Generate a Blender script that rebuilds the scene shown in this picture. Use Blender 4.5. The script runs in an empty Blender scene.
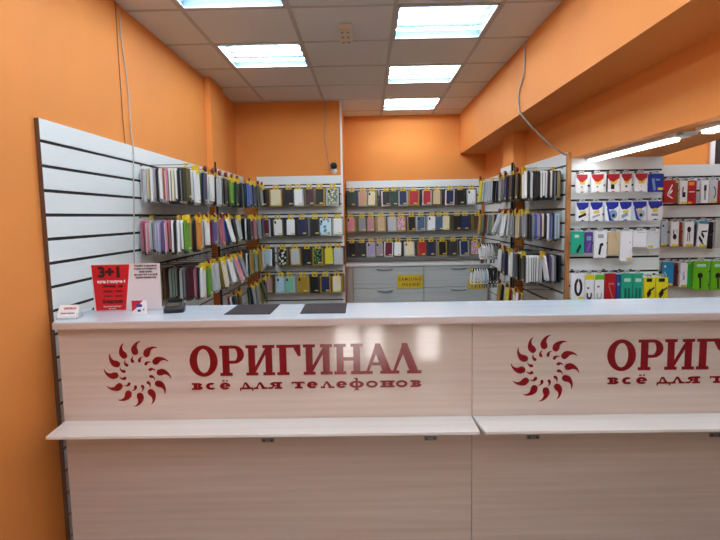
import bpy, bmesh, math, random
from mathutils import Matrix, Vector
random.seed(7)
PI = math.pi
C = bpy.context.scene.collection

# ------------------------------------------------------------------ materials
MATS = {}
def srgb(c):
    if isinstance(c, str):
        c = [int(c[i:i+2], 16)/255 for i in (0, 2, 4)]
    return tuple((x/12.92 if x <= .04045 else ((x+.055)/1.055)**2.4) for x in c)
def mat(name, col, rough=.5, spec=.5, metal=0, emit=0, noise=0, nscale=(30, 30, 30), alpha=1, trans=0, coat=0, bump=0, col2=None):
    if name in MATS: return MATS[name]
    m = bpy.data.materials.new(name); m.use_nodes = True
    nt = m.node_tree; b = nt.nodes['Principled BSDF']
    c = srgb(col)+(1,)
    b.inputs['Base Color'].default_value = c
    b.inputs['Roughness'].default_value = rough
    b.inputs['Specular IOR Level'].default_value = spec
    b.inputs['Metallic'].default_value = metal
    b.inputs['Alpha'].default_value = alpha
    b.inputs['Transmission Weight'].default_value = trans
    b.inputs['Coat Weight'].default_value = coat
    if emit:
        b.inputs['Emission Color'].default_value = c
        b.inputs['Emission Strength'].default_value = emit
    if noise or bump or col2:
        tc = nt.nodes.new('ShaderNodeTexCoord'); mp = nt.nodes.new('ShaderNodeMapping')
        mp.inputs['Scale'].default_value = nscale
        nz = nt.nodes.new('ShaderNodeTexNoise'); nz.inputs['Scale'].default_value = 1; nz.inputs['Detail'].default_value = 4
        nt.links.new(tc.outputs['Object'], mp.inputs[0]); nt.links.new(mp.outputs[0], nz.inputs['Vector'])
        rp = nt.nodes.new('ShaderNodeValToRGB')
        d = col2 and srgb(col2) or tuple(x*(1-noise) for x in c[:3])
        rp.color_ramp.elements[0].position = .3; rp.color_ramp.elements[1].position = .7
        rp.color_ramp.elements[0].color = tuple(d)+(1,); rp.color_ramp.elements[1].color = c
        nt.links.new(nz.outputs[0], rp.inputs[0]); nt.links.new(rp.outputs[0], b.inputs['Base Color'])
        if bump:
            bp = nt.nodes.new('ShaderNodeBump'); bp.inputs['Strength'].default_value = bump; bp.inputs['Distance'].default_value = .003
            nt.links.new(nz.outputs[0], bp.inputs['Height']); nt.links.new(bp.outputs[0], b.inputs['Normal'])
    MATS[name] = m
    return m
def dots(name, c1, c2, scale=60, thr=.35):
    if name in MATS: return MATS[name]
    m = mat(name, c1, .4); nt = m.node_tree; b = nt.nodes['Principled BSDF']
    tc = nt.nodes.new('ShaderNodeTexCoord'); v = nt.nodes.new('ShaderNodeTexVoronoi'); v.inputs['Scale'].default_value = scale
    nt.links.new(tc.outputs['Object'], v.inputs['Vector'])
    rp = nt.nodes.new('ShaderNodeValToRGB'); rp.color_ramp.interpolation = 'CONSTANT'
    rp.color_ramp.elements[0].color = srgb(c2)+(1,); rp.color_ramp.elements[1].position = thr; rp.color_ramp.elements[1].color = srgb(c1)+(1,)
    nt.links.new(v.outputs['Distance'], rp.inputs[0]); nt.links.new(rp.outputs[0], b.inputs['Base Color'])
    return m
ORANGE = mat('orange_paint', 'EC9449', .75, .25, noise=.05, nscale=(3, 3, 3), bump=.02)
ORANGE_D = ORANGE
CEIL = mat('ceiling_tile', 'E4E4E0', .9, .2, noise=.12, nscale=(260, 260, 260))
TBAR = mat('ceiling_bar', 'BDB9B2', .6)
TRAYM = mat('lamp_tray', 'B8C4CE', .5)
REFL = mat('lamp_reflector', '566A76', .6)
TUBE = mat('tube_glow', 'E0F1FF', .5, emit=36)
LED = mat('led_glow', 'F6FAFF', .5, emit=8)
SLAT = mat('slat_white', 'E6ECE9', .45, .4, noise=.03, nscale=(4, 4, 60))
GROOVE = mat('groove_black', '15120F', .6)
BROWN = mat('board_edge_brown', '6A4630', .6, noise=.2, nscale=(80, 80, 20))
WOODPOST = mat('wood_edge', 'C98A52', .5, noise=.2, nscale=(90, 90, 8))
LAM = mat('laminate_pink_wood', 'DACABE', .08, .5, nscale=(1.1, 30, 42), col2='CDB9AC')
LAMEDGE = mat('laminate_edge', 'D5C4BA', .4, nscale=(1.5, 30, 60), col2='C6B2A6')
LEDGE = mat('ledge_laminate', 'F1EEE8', .35, nscale=(1.2, 40, 40), col2='E7E2DA')
TOPM = mat('countertop_white', 'D3DCE2', .10, .6, nscale=(1, 30, 30), col2='C9D3DA')
TOPEDGE = mat('white_edge_band', 'F4F4F4', .3)
RED = mat('sign_red', '84101A', .16, .5)
CABM = mat('cabinet_grey_wood', 'C2C6C2', .5, nscale=(1.2, 20, 50), col2='B0B6B3')
CABTOP = mat('cabinet_top_light', 'D8D6D2', .4)
CABSIDE = mat('cabinet_side', 'B7ABA2', .5)
METAL = mat('brushed_metal', '8B8A88', .35, metal=.9)
STEEL = mat('hook_steel', '6A6864', .35, metal=.8)
BLACK = mat('black_plastic', '141416', .35)
SCREEN = mat('dark_teal_screen', '25433F', .15)
MATM = mat('dark_grey_mat', '3C3434', .75, .2, noise=.45, nscale=(120, 60, 10))
WHITE = mat('white_plastic', 'F2F2F0', .45)
ACRYL = mat('clear_acrylic', 'EAF4F4', .05, trans=.0, alpha=.22)
YELLOW = mat('yellow_card', 'DDB91C', .5)
YSIGN = mat('yellow_sign', 'D8B81C', .5)
DKRED = mat('dark_red_plastic', '7A1418', .35)
FLOORM = mat('floor_tile', '5E544C', .35, noise=.1, nscale=(4, 4, 4))
GLASS = mat('window_glass', 'FFFFFF', .0, alpha=.12)
CABLE = mat('cable_grey', '9A9088', .6)
DARKDOOR = mat('dark_brown_door', '2E1712', .5)
BEIGE = mat('beige_plastic', 'D9CDBB', .5)

PAL = dict(white='EDEDEA', lightgrey='BFC2C4', grey='8C8E92', mauve='A7969B', black='121317', charcoal='2A2C30', cream='E6DCB8',
  terracotta='A85A45', pink='D58A98', rose='B45C6C', dustypink='B98A8A', lilac='A79BC0', purple='6E4E8C', green='5E9A2E', navy='1E2A52',
  blue='3C5AA8', red='B3202A', burgundy='6A1430', plum='4A2430', beige='CDB48E', tan='C79A78', gold='A8862E', olive='3E4220', orange='D88A3A',
  steelblue='48627F', paleblue='B7D2E0', mint='7FC0A4', teal='4F8F8A', brown='5A3A28', yellow='D9CC3A', darkgreen='1E3C2C', greygreen='8E9C8C')
def pm(c, gloss=.35): return mat('case_'+c, PAL[c], gloss)
PATT = dict(black_floral=dots('floral_black', '121317', 'DDE6DA', 38, .42), green_leaf=dots('leaf_black', '10180F', '4E9A58', 45, .45),
  pink_floral=dots('floral_pink', 'D9B0BE', 'A03860', 55, .40), teal_floral=dots('floral_teal', '5E7F80', 'E8D49A', 40, .42),
  blue_marble=dots('marble_blue', 'C9E6F0', '5A8CA8', 25, .4))
def casemat(c): return PATT[c] if c in PATT else pm(c)
POUCH = dict(gold=mat('pouch_gold', 'C09A30', .35, noise=.25, nscale=(60, 60, 20)), clear=mat('pouch_clear', 'B9BDBD', .25), dark=mat('pouch_dark', '3A3530', .3),
  olive=mat('pouch_olive', '6E6638', .35), white=mat('pouch_white', 'E4E4E0', .35))

# ------------------------------------------------------------------ mesh builder
class MB:
    def __init__(s): s.v = []; s.f = []; s.m = []
    def add(s, vs, fs, mi=0):
        o = len(s.v); s.v += [tuple(v) for v in vs]; s.f += [tuple(i+o for i in f) for f in fs]; s.m += [mi]*len(fs); return s
    def box(s, x0, x1, y0, y1, z0, z1, mi=0):
        x0, x1 = min(x0, x1), max(x0, x1); y0, y1 = min(y0, y1), max(y0, y1); z0, z1 = min(z0, z1), max(z0, z1)
        return s.add([(x0,y0,z0),(x1,y0,z0),(x1,y1,z0),(x0,y1,z0),(x0,y0,z1),(x1,y0,z1),(x1,y1,z1),(x0,y1,z1)],
          [(0,3,2,1),(4,5,6,7),(0,1,5,4),(1,2,6,5),(2,3,7,6),(3,0,4,7)], mi)
    def prism(s, pts, y0, y1, mi=0):   # polygon in the XZ plane, counter-clockwise seen from -Y, extruded along Y
        a = sum(pts[i][0]*pts[(i+1) % len(pts)][1]-pts[(i+1) % len(pts)][0]*pts[i][1] for i in range(len(pts)))
        if a < 0: pts = pts[::-1]
        n = len(pts)
        vs = [(x, y0, z) for x, z in pts]+[(x, y1, z) for x, z in pts]
        return s.add(vs, [tuple(range(n)), tuple(range(2*n-1, n-1, -1))]+[(i, i+n, (i+1) % n+n, (i+1) % n) for i in range(n)], mi)
    def prismz(s, pts, z0, z1, mi=0):
        a = sum(pts[i][0]*pts[(i+1) % len(pts)][1]-pts[(i+1) % len(pts)][0]*pts[i][1] for i in range(len(pts)))
        if a < 0: pts = pts[::-1]
        n = len(pts)
        vs = [(x, y, z0) for x, y in pts]+[(x, y, z1) for x, y in pts]
        return s.add(vs, [tuple(range(n-1, -1, -1)), tuple(range(n, 2*n))]+[(i, (i+1) % n, (i+1) % n+n, i+n) for i in range(n)], mi)
    def rrect(s, x0, x1, z0, z1, y0, y1, r, mi=0, seg=3):
        pts = []
        for cx, cz, a in ((x1-r, z1-r, 0), (x0+r, z1-r, 90), (x0+r, z0+r, 180), (x1-r, z0+r, 270)):
            for k in range(seg+1):
                t = math.radians(a+90*k/seg); pts.append((cx+r*math.cos(t), cz+r*math.sin(t)))
        return s.prism(pts, y0, y1, mi)
    def tube(s, pts, r, n=8, mi=0):
        pts = [Vector(p) for p in pts]; rings = []
        up = None
        for i, p in enumerate(pts):
            t = (pts[min(i+1, len(pts)-1)]-pts[max(i-1, 0)]).normalized()
            if up is None: up = Vector((0, 0, 1)) if abs(t.z) < .9 else Vector((1, 0, 0))
            a = t.cross(up).normalized(); b = a.cross(t).normalized(); up = b
            rr = r[i] if isinstance(r, (list, tuple)) else r
            rings.append([p+a*math.cos(2*PI*k/n)*rr+b*math.sin(2*PI*k/n)*rr for k in range(n)])
        vs = [v for q in rings for v in q]; fs = []
        for i in range(len(rings)-1):
            for k in range(n):
                fs.append((i*n+k, i*n+(k+1) % n, (i+1)*n+(k+1) % n, (i+1)*n+k))
        fs.append(tuple(range(n-1, -1, -1))); fs.append(tuple((len(rings)-1)*n+k for k in range(n)))
        return s.add(vs, fs, mi)
    def mesh(s, name, mats, smooth=False):
        me = bpy.data.meshes.new(name); me.from_pydata(s.v, [], s.f)
        for m in (mats if isinstance(mats, (list, tuple)) else [mats]): me.materials.append(m)
        me.polygons.foreach_set('material_index', s.m)
        if smooth: me.polygons.foreach_set('use_smooth', [True]*len(s.f))
        bm = bmesh.new(); bm.from_mesh(me); bmesh.ops.recalc_face_normals(bm, faces=bm.faces); bm.to_mesh(me); bm.free()
        me.update(); return me
    def build(s, name, mats, parent=None, smooth=False, loc=(0,0,0)):
        return link(name, s.mesh(name, mats, smooth), parent, loc)
def link(name, me, parent=None, loc=(0,0,0)):
    o = bpy.data.objects.new(name, me); C.objects.link(o); o.location = loc
    if parent: o.parent = parent
    return o
def bevel(o, w=.002, n=2):
    m = o.modifiers.new('bevel', 'BEVEL'); m.width = w; m.segments = n; m.limit_method = 'ANGLE'; return o
def struct(o): o['kind'] = 'structure'; return o
def tag(o, label, cat, group=None):
    o['label'] = label; o['category'] = cat
    if group: o['group'] = group
    return o
def thing(name, label, cat, loc=(0,0,0), rotz=0, group=None):
    o = bpy.data.objects.new(name, None); C.objects.link(o); o.location = loc; o.rotation_euler = (0,0,rotz); o.empty_display_size = .05
    return tag(o, label, cat, group)
def text_mb(body, size, w=None, bold=0, align='CENTER', sx=1, space=1):
    cu = bpy.data.curves.new('lettering_curve', 'FONT'); cu.body = body; cu.size = size; cu.align_x = align; cu.align_y = 'CENTER'
    cu.extrude = .0004; cu.offset = bold; cu.resolution_u = 2; cu.space_character = space
    o = bpy.data.objects.new('lettering_curve', cu); C.objects.link(o)
    dg = bpy.context.evaluated_depsgraph_get(); dg.update()
    me = bpy.data.meshes.new_from_object(o.evaluated_get(dg))
    C.objects.unlink(o); bpy.data.objects.remove(o)
    xs = [v.co.x for v in me.vertices]
    k = sx
    if w and xs: k = w/(max(xs)-min(xs))
    mb = MB()
    mb.add([(v.co.x*k, -v.co.z, v.co.y) for v in me.vertices], [tuple(p.vertices) for p in me.polygons])
    bpy.data.meshes.remove(me)
    return mb
def shift(mb, dx=0, dy=0, dz=0):
    mb.v = [(x+dx, y+dy, z+dz) for x, y, z in mb.v]; return mb
def merge(mbs):
    r = MB()
    for m in mbs: r.add(m.v, m.f)
    return r

# ------------------------------------------------------------------ room
XL, XR, XB = -1.335, 1.41, 1.105      # left wall, right wall, beam face
YB, YB1, YF = 6.44, 5.58, -1.0        # back wall, protruding back wall, front wall behind the camera
ZC = 2.70; X2 = 4.6; LZ = 1.903       # ceiling, far side of next room, lintel underside
struct(MB().box(XL-.1, X2+.1, YF-.3, YB+.1, -.1, 0).build('floor', FLOORM))
# ceiling: grid of tiles with openings for the lamp panels
gx = [-1.62+.6*i for i in range(0, 12)]
gy = [3.12+.6*j for j in range(-8, 6)]
lamps = []
for j in range(-8, 6):
    y = 3.12+.6*j
    if -7 <= j <= 1 and (j-(-1)) % 2 == 0: lamps.append((-1.02, y))
    if j % 2 == 0 and j >= -6: lamps.append((.18, y))
for y in (1.32, 3.12, 4.32): lamps.append((2.58, y)); lamps.append((3.78, y))
lampset = {(round(x, 2), round(y, 2)) for x, y in lamps}
cb = MB()
for x in gx:
    for y in gy:
        if y < -1.7: continue
        if (round(x, 2), round(y, 2)) in lampset: continue
        x0, x1 = max(x, XL-.05), min(x+.6, X2); y0, y1 = max(y, YF-.05), min(y+.6, YB+.05)
        if x1 <= x0 or y1 <= y0: continue
        cb.box(x0, x1, y0, y1, ZC, ZC+.02, 0)
cb.box(XL-.1, X2+.1, YF-.1, YB+.1, ZC+.12, ZC+.14, 0)
for x in gx:
    if x > XL: cb.box(x-.012, x+.012, YF, YB, ZC-.003, ZC+.03, 1)
for y in gy+[6.72]:
    if YF < y < YB: cb.box(XL, X2, y-.012, y+.012, ZC-.0028, ZC+.03, 1)
struct(cb.build('ceiling', [CEIL, TBAR]))
# walls
w = MB().box(XL-.1, XL, YF-.1, YB+.1, 0, ZC+.12); struct(w.build('wall_left', ORANGE))
struct(MB().box(XL, -1.285, 4.55, 4.96, 0, ZC).build('wall_pilaster_left', ORANGE))
struct(MB().box(XL, -.255, YB1, YB, 0, ZC).build('wall_back_left', ORANGE))
struct(MB().box(-.262, -.246, YB1-.006, YB1+.10, 0, ZC).build('trim_1', mat('corner_bead', 'F2EEEA', .5)))
struct(MB().box(XL-.1, XR+.02, YB, YB+.1, 0, ZC+.12).build('wall_back', ORANGE))
struct(MB().box(XR, 2.045, 3.79, YB, 0, ZC).build('wall_right', ORANGE))
# lintel with the opening towards the next room (its far edge runs slightly askew)
lp = [(XR, 3.79), (2.045, 3.79), (1.87, 2.86), (1.72, 2.0), (1.45+.12, YF), (XR, YF)]
struct(MB().prismz(lp, LZ, ZC).build('wall_right_lintel', ORANGE))
struct(MB().box(XB, XR, YF, YB, 2.235, ZC).build('wall_right_beam', ORANGE))
struct(MB().box(1.295, XR, 4.81, 5.16, 0, 2.235).build('wall_pilaster_right', ORANGE))
struct(MB().box(2.045, X2, 5.6, 5.7, 0, ZC+.12).build('wall_next_room_back', ORANGE))
struct(MB().box(X2, X2+.1, YF-.1, 5.7, 0, ZC+.12).build('wall_next_room_right', ORANGE))
struct(MB().box(3.50, 3.545, 5.575, 5.60, 0, 2.69).build('trim_2', WHITE))
dd = struct(MB().box(3.55, 4.35, 5.57, 5.60, 0, 2.3).build('door_1', DARKDOOR))
MB().tube([(3.66, 5.56, 1.02), (3.66, 5.52, 1.02), (3.78, 5.52, 1.02)], .009).build('door_handle', METAL, dd)
# front wall behind the camera with low unseen panes added to put glare on the counter
fw = MB()
ox = [(-.34, -.10), (-.04, .14), (.48, .70)]
oz = (.08, .44)
edges = [XL-.1]
for a, b in ox: edges += [a, b]
edges.append(X2+.1)
fw.box(XL-.1, X2+.1, YF-.1, YF, oz[1], ZC+.12); fw.box(XL-.1, X2+.1, YF-.1, YF, 0, oz[0])
for i in range(0, len(edges), 2): fw.box(edges[i], edges[i+1], YF-.1, YF, oz[0], oz[1])
struct(fw.build('wall_front', mat('front_wall_paint', 'D9C3B0', .7)))
for n, (a, b) in enumerate(ox):
    g = struct(MB().box(a, b, YF-.06, YF-.055, oz[0], oz[1]).build('window_%d' % (n+1), GLASS))
    f = MB()
    f.box(a-.02, b+.02, YF, YF+.01, oz[1], oz[1]+.02).box(a-.02, b+.02, YF, YF+.01, oz[0]-.02, oz[0])
    f.box(a-.02, a, YF, YF+.01, oz[0], oz[1]).box(b, b+.02, YF, YF+.01, oz[0], oz[1]); f.build('window_frame', WHITE, g)

# ceiling light panels
place = {(-1.02, 2.52): 'left column, nearest lit panel above the counter', (-1.02, 3.72): 'left column, farther one above the left slatwall',
  (.18, 3.12): 'right column, nearest and largest', (.18, 4.32): 'right column, middle one', (.18, 5.52): 'right column, farthest, by the back wall'}
for i, (x, y) in enumerate(lamps):
    key = (round(x, 2), round(y, 2))
    lab = 'square four-tube ceiling light, '+place[key] if key in place else 'square four-tube ceiling light above the customer side or next room, out of view'
    t = thing('ceiling_light', lab, 'ceiling light', (x+.3, y+.3, ZC), 0, 'recessed ceiling lights')
    a = .287
    MB().box(-a, a, -a, a, .068, .072).box(-a, -a+.004, -a, a, 0, .068).box(a-.004, a, -a, a, 0, .068).box(-a, a, -a, -a+.004, 0, .068).box(-a, a, a-.004, a, 0, .068).build('tray', REFL, t)
    for k in range(4):
        yy = -.21+.14*k
        MB().tube([(-.275, yy, .035), (.275, yy, .035)], .009, 8).build('fluorescent_tube', TUBE, t, True)
    MB().box(-a, a, -a, -a+.02, -.004, .002).box(-a, a, a-.02, a, -.004, .002).box(-a, -a+.012, -a, a, -.004, .002).box(a-.012, a, -a, a, -.004, .002).build('frame', TRAYM, t)

# LED strip lights under the lintel
for (y0, y1, lab) in ((2.66, 3.74, 'long white strip light under the orange lintel, beside the end display'), (1.45, 2.50, 'white strip light under the orange lintel, cut by the right picture edge')):
    t = thing('strip_light', lab, 'strip light', (1.535, (y0+y1)/2, LZ), 0, 'strip lights under the lintel')
    h = (y1-y0)/2
    MB().box(-.038, .038, -h, h, -.018, 0).build('housing', WHITE, t)
    bevel(MB().box(-.025, .025, -h+.07, h-.02, -.032, -.016).build('diffuser', LED, t), .006, 3)
    MB().box(-.034, .034, -h-.06, -h+.065, -.016, -.001).build('end_cap', mat('lamp_end_grey', 'B9BBBB', .4), t)

# ------------------------------------------------------------------ slatwalls (built facing -Y, origin at the left top of the front face)
def slatwall(label, length, height, loc, rotz, seams=(), brown_left=True, bottom=0.0, group='slatwall panels'):
    t = thing('slatwall_panel', label, 'slatwall', loc, rotz, group)
    b = MB(); z = 0; top = 0
    b.box(0, length, .010, .018, -height, 0, 1)
    while z > -height+.005:
        z1 = max(z-(.1), -height)
        xs = [0]+list(seams)+[length]
        for i in range(len(xs)-1):
            b.box(xs[i]+(.0006 if i else 0), xs[i+1], 0, .012, z1+(.017 if z1 > -height+.02 else 0), z+(.003 if z < 0 else 0), 0)
        z = z1
    b.build('board', [SLAT, GROOVE], t)
    MB().box(-.003, 0, 0, .018, -height, 0).build('edge_band', BROWN, t)
    return t
WT = 1.948
# rotz: left wall panels face +X -> rotate +90deg turns -Y normal into +X ; local +x runs along +Y
slatwall('long white slatwall on the left orange wall with mostly bare front half', 2.30, WT-.02, (-1.316, 2.19, WT), PI/2, (1.16,))
slatwall('short white slatwall past the left pilaster, filled with cases', .98, WT-.5, (-1.262, 4.575, 1.952), PI/2)
slatwall('narrow white slatwall on the protruding back wall under the security camera', .868, 1.45, (-1.130, 5.561, 1.952), 0)
slatwall('wide white slatwall on the far back wall above the drawer cabinet', 1.60, .955, (-.240, 6.42, 1.945), 0, (.70,))
# right wall panels face -X: rotate -90deg, local +x runs along -Y
slatwall('white slatwall on the right orange wall beside the wooden post', 1.0, 1.45, (1.392, 4.79, 1.945), -PI/2)
slatwall('small white slatwall on the right pilaster side, top above its neighbours', .42, 1.45, (1.277, 5.17, 1.955), -PI/2)
slatwall('white slatwall in the far right recess, mostly hidden behind the pilaster', 1.20, 1.45, (1.392, 6.40, 1.935), -PI/2)
slatwall('white end slatwall facing the counter, hung with chargers, under the strip light', .632, 1.9-.2, (1.413, 3.772, 1.903), 0, (.215,))
slatwall('white slatwall of the next room hung with red and green accessory packs', 1.45, 1.60, (2.050, 4.0, 1.863), 0)
tag(MB().box(1.386, 1.411, 3.750, 3.788, 0, 1.935).build('corner_post', WOODPOST), 'narrow orange-brown wooden corner post between two slatwalls', 'post')
struct(MB().box(2.05, 3.55, 4.02, 4.05, 0, 1.863).build('wall_display_backing', mat('backing_board', 'C9BDB2', .7)))
tag(MB().box(2.044, 2.056, 3.93, 3.998, 0, 1.75).build('edge_rail', BROWN), 'thin brown upright rail between end display and next room display', 'rail')
tag(MB().box(-1.262, -1.25, 4.50, 4.515, .4, 2.0).build('upright_rail', BLACK), 'black upright rail on the left pilaster between the two slatwalls', 'rail')
tag(MB().box(1.262, 1.28, 4.735, 4.75, .5, 1.97).build('upright_rail', BLACK), 'black upright rail at the front edge of the right pilaster', 'rail')

# ------------------------------------------------------------------ hooks
HK = {}
def hook(label, L, loc, rotz, tagged=True, lock=False, group='display hooks', flat=False):
    t = thing('display_hook', label, 'hook', loc, rotz, group)
    k = round(L, 3)
    if ('w', k) not in HK:
        m = MB().tube([(0, 0, 0), (0, -L+.012, 0), (0, -L, .006)], .0022, 6)
        m.box(-.009, .009, -.003, 0, -.006, .008)
        HK[('w', k)] = m.mesh('wire', STEEL)
        HK[('t', k)] = MB().rrect(-.015, .015, -.040, .012, -L-.0035, -L-.002, .003).add([(-.015, -L-.0035, -.040), (-.0135, -L-.0035, -.040), (-.0135, -L+.034, -.046), (-.015, -L+.034, -.046), (-.015, -L-.0035, .010), (-.0135, -L-.0035, .010), (-.0135, -L+.034, .004), (-.015, -L+.034, .004)], [(0,3,2,1),(4,5,6,7),(0,1,5,4),(1,2,6,5),(2,3,7,6),(3,0,4,7)]).mesh('price_tag', YELLOW)
        HK[('l', k)] = MB().tube([(0, -L-.001, .006), (0, -L+.006, .006), (0, -L+.018, .006)], [.018, .021, .015], 10).mesh('security_lock', DKRED)
    link('wire', HK[('w', k)], t)
    if tagged: link('price_tag', HK[('t', k)], t)
    if lock: link('security_lock', HK[('l', k)], t)
    return t

# ------------------------------------------------------------------ phone case packages
PK = {}
def pkmesh(kind, key, fn, m):
    k = (kind, key, m.name)
    if k not in PK: PK[k] = fn().mesh(kind, m)
    return PK[k]
def header_mb(wd):
    m = MB(); y0, y1 = -.0012, 0
    h = .010
    return m.box(-wd/2, -h, y0, y1, -.038, .014).box(h, wd/2, y0, y1, -.038, .014).box(-h, h, y0, y1, -.038, -.026).box(-h, h, y0, y1, .004, .014)
def case_mb(w, h, t, tp=.036):
    m = MB(); m.rrect(-w/2, w/2, -.040-h, -tp, -t-.001, -.001, .009)
    return m
def cam_mb(w, t):
    return MB().rrect(-w/2+.006, -w/2+.024, -.040-.036, -.040-.008, -t-.0022, -t-.0008, .004)
def package(label, colour, loc, rotz, header='yellow', pouch='gold', w=.080, h=.158, t=.010, sticker=True, tilt=0, group='phone cases', lens=True, pw=None, front=True):
    r = thing('phone_case_package', label, 'phone case', loc, rotz, group)
    if tilt: r.rotation_euler = (0, tilt, rotz) if front else (0, 0, 0)
    if tilt and not front:
        r.rotation_mode = 'QUATERNION'
        r.rotation_quaternion = (Matrix.Rotation(tilt, 4, 'Y') @ Matrix.Rotation(rotz, 4, 'Z')).to_quaternion()
    cm = casemat(colour)
    link('phone_case', pkmesh('phone_case', (w, h, t, front), lambda: case_mb(w, h, t, .036 if front else .016), cm), r)
    if pouch:
        pw = pw or (w+.028 if front else w+.010)
        link('pouch', pkmesh('pouch', (pw, h), lambda: MB().rrect(-pw/2, pw/2, -.054-h, -.030, 0, .0016, .004), POUCH[pouch]), r)
    if header and header != 'clear':
        hm = {'yellow': YELLOW, 'white': WHITE, 'gold': POUCH['gold'], 'clear': POUCH['clear']}[header]
        link('header_card', pkmesh('header_card', w, lambda: header_mb(.056), hm), r)
    if sticker:
        link('price_sticker', pkmesh('price_sticker', (w, t, h), lambda: MB().box(.003, w/2-.004, -t-.0018, -t-.001, -.040-h+.008, -.040-h+.020), mat('sticker_yellow', 'DCD070', .5)), r)
    if lens and front and random.random() < .3:
        link('camera_cutout', pkmesh('camera_cutout', (w, t), lambda: cam_mb(w, t), BLACK), r)
    return r
ORD = ['first', 'second', 'third', 'fourth', 'fifth', 'sixth', 'seventh', 'eighth', 'ninth', 'tenth', 'eleventh', 'twelfth', 'thirteenth', 'fourteenth', 'fifteenth', 'sixteenth', 'seventeenth']
NICE = dict(lightgrey='light grey', dustypink='dusty pink', steelblue='steel blue', paleblue='pale blue', darkgreen='dark green', greygreen='grey-green',
  black_floral='black with white flowers', green_leaf='black with green leaves', pink_floral='pink floral', teal_floral='grey-teal floral', blue_marble='pale blue patterned')
def nice(c): return NICE.get(c, c)

STOCK = []; SIDESTOCK = []
def front_row(xs, cols, z, yhang, ywall, rowname, where, pouches, back_every=0, big=(), tall=0):
    L = ywall-yhang+.03
    for i, (x, c) in enumerate(zip(xs, cols)):
        dz = random.uniform(-.004, .004)
        tl = random.uniform(-.035, .035)
        hook('wire hook at %s place from left, %s row, %s' % (ORD[i], rowname, where), L, (x, ywall, z), 0, tagged=False, lock=False, group='hooks on the back slatwalls')
        po = pouches[i % len(pouches)]
        hd = 'white' if c in ('white', 'white_') and random.random() < .0 else 'yellow'
        wd = .098 if i in big else .080
        package('%s phone case, %s from left, %s row, %s' % (nice(c), ORD[i], rowname, where), c, (x, yhang, z-.0062), 0,
          pouch=po, header=hd, w=wd, h=.152+tall, tilt=tl, group='phone cases on the back slatwalls')
        STOCK.append((x, yhang, ywall, z))
N = 'narrow back slatwall'; Wd = 'wide back slatwall'
front_row([-1.056,-.915,-.783,-.692,-.576,-.471,-.34], ['black','cream','black','white','plum','black','teal_floral'], 1.852, 5.43, 5.56, 'top', N, ['dark','gold','dark','clear','olive','gold','clear'], 3, (1,6))
front_row([-1.036,-.904,-.772,-.66,-.528,-.427,-.295], ['burgundy','white','white','navy','black','blue_marble','white'], 1.552, 5.43, 5.56, 'second', N, ['clear','olive','dark','dark','dark','white','clear'], 3, (5,))
front_row([-1.112,-1.025,-.862,-.74,-.617,-.505,-.393,-.302], ['navy','paleblue','black_floral','lightgrey','black','green_leaf','yellow','lightgrey'], 1.252, 5.43, 5.56, 'third', N, ['dark','white','olive','gold','dark','gold','olive','clear'], 4)
front_row([-1.026,-.893,-.801,-.667,-.544,-.437,-.319], ['dustypink','paleblue','mint','gold','black','navy','cream'], .966, 5.43, 5.56, 'bottom', N, ['olive','clear','clear','gold','dark','gold','gold'], 3, (3,))
front_row([-.171,-.043,.061,.223,.316,.42,.547,.698,.813,.964,1.079,1.206], ['darkgreen','tan','cream','black','darkgreen','navy','red','red','beige','navy','black','white'], 1.852, 6.26, 6.42, 'top', Wd, ['dark','clear','olive','white','dark','clear','gold','clear','olive','white','dark','clear'], 3, (6,))
front_row([-.194,-.06,.045,.161,.289,.394,.516,.626,.754,.836,.917,1.044,1.137,1.276], ['pink','grey','dustypink','beige','lightgrey','pink_floral','black','steelblue','white','steelblue','cream','black','navy','brown'], 1.555, 6.26, 6.42, 'middle', Wd, ['gold','olive','olive','gold','clear','gold','gold','clear','clear','dark','olive','dark','dark','olive'], 4)
front_row([-.182,-.065,.04,.14,.251,.356,.485,.636,.741,.87,.998,1.126,1.254], ['black','charcoal','lilac','mauve','burgundy','white','cream','red','navy','black','charcoal','navy','pink_floral'], 1.262, 6.26, 6.42, 'bottom', Wd, ['dark','dark','clear','dark','white','dark','clear','olive','dark','gold','dark','clear','olive'], 4, (6,))

# side rows: cases stacked along hooks that stick out of the left and right walls, seen edge-on
PITCH = .0178
def side_row(side, hooks, z, rowname, wallname, h=.165, tilt0=0):
    sgn = 1 if side == 'L' else -1
    for hi, (y, xbase, L, cols, tilt, lock) in enumerate(hooks):
        rz = PI/2 if side == 'L' else -PI/2
        hook('wire hook with tag, %s nearest, %s row, %s' % (ORD[hi], rowname, wallname), L, (xbase, y, z), rz, tagged=random.random() < .65, lock=lock, group='hooks on the side slatwalls')
        n = len(cols)
        x_out = L-.022
        for i, c in enumerate(cols):     # cols listed from the wall outwards; the outermost is at the tip
            d = x_out-(n-1-i)*PITCH
            po = 'white' if c in ('lightgrey', 'mauve', 'pink', 'lilac', 'terracotta') else ('dark' if random.random() < .7 else 'clear')
            pos = 'outermost' if i == n-1 else ORD[n-1-i]+' behind the outermost'
            tl = tilt*(.5+.5*i/max(1, n-1))+random.uniform(-.015, .015)
            hd = 'yellow' if (i == n-1 or random.random() < .10) else 'clear'
            package('%s phone case %s, %s nearest hook, %s row, %s' % (nice(c), pos, ORD[hi], rowname, wallname), c,
              (xbase+sgn*d, y+random.uniform(-.006, .006), z-.0062), rz, pouch=po, header=hd, w=.078, h=h+random.choice((-.012, 0, 0, .006)), t=.0125, sticker=(i == n-1), tilt=tl, lens=False,
              group='phone cases on the side slatwalls', front=False)
        nrest = int((x_out-n*PITCH)/PITCH)
        for k in range(nrest if abs(tilt) < .1 else 0):
            SIDESTOCK.append((xbase+sgn*(x_out-(n+k)*PITCH), y, z, h, tilt*.4))
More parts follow.
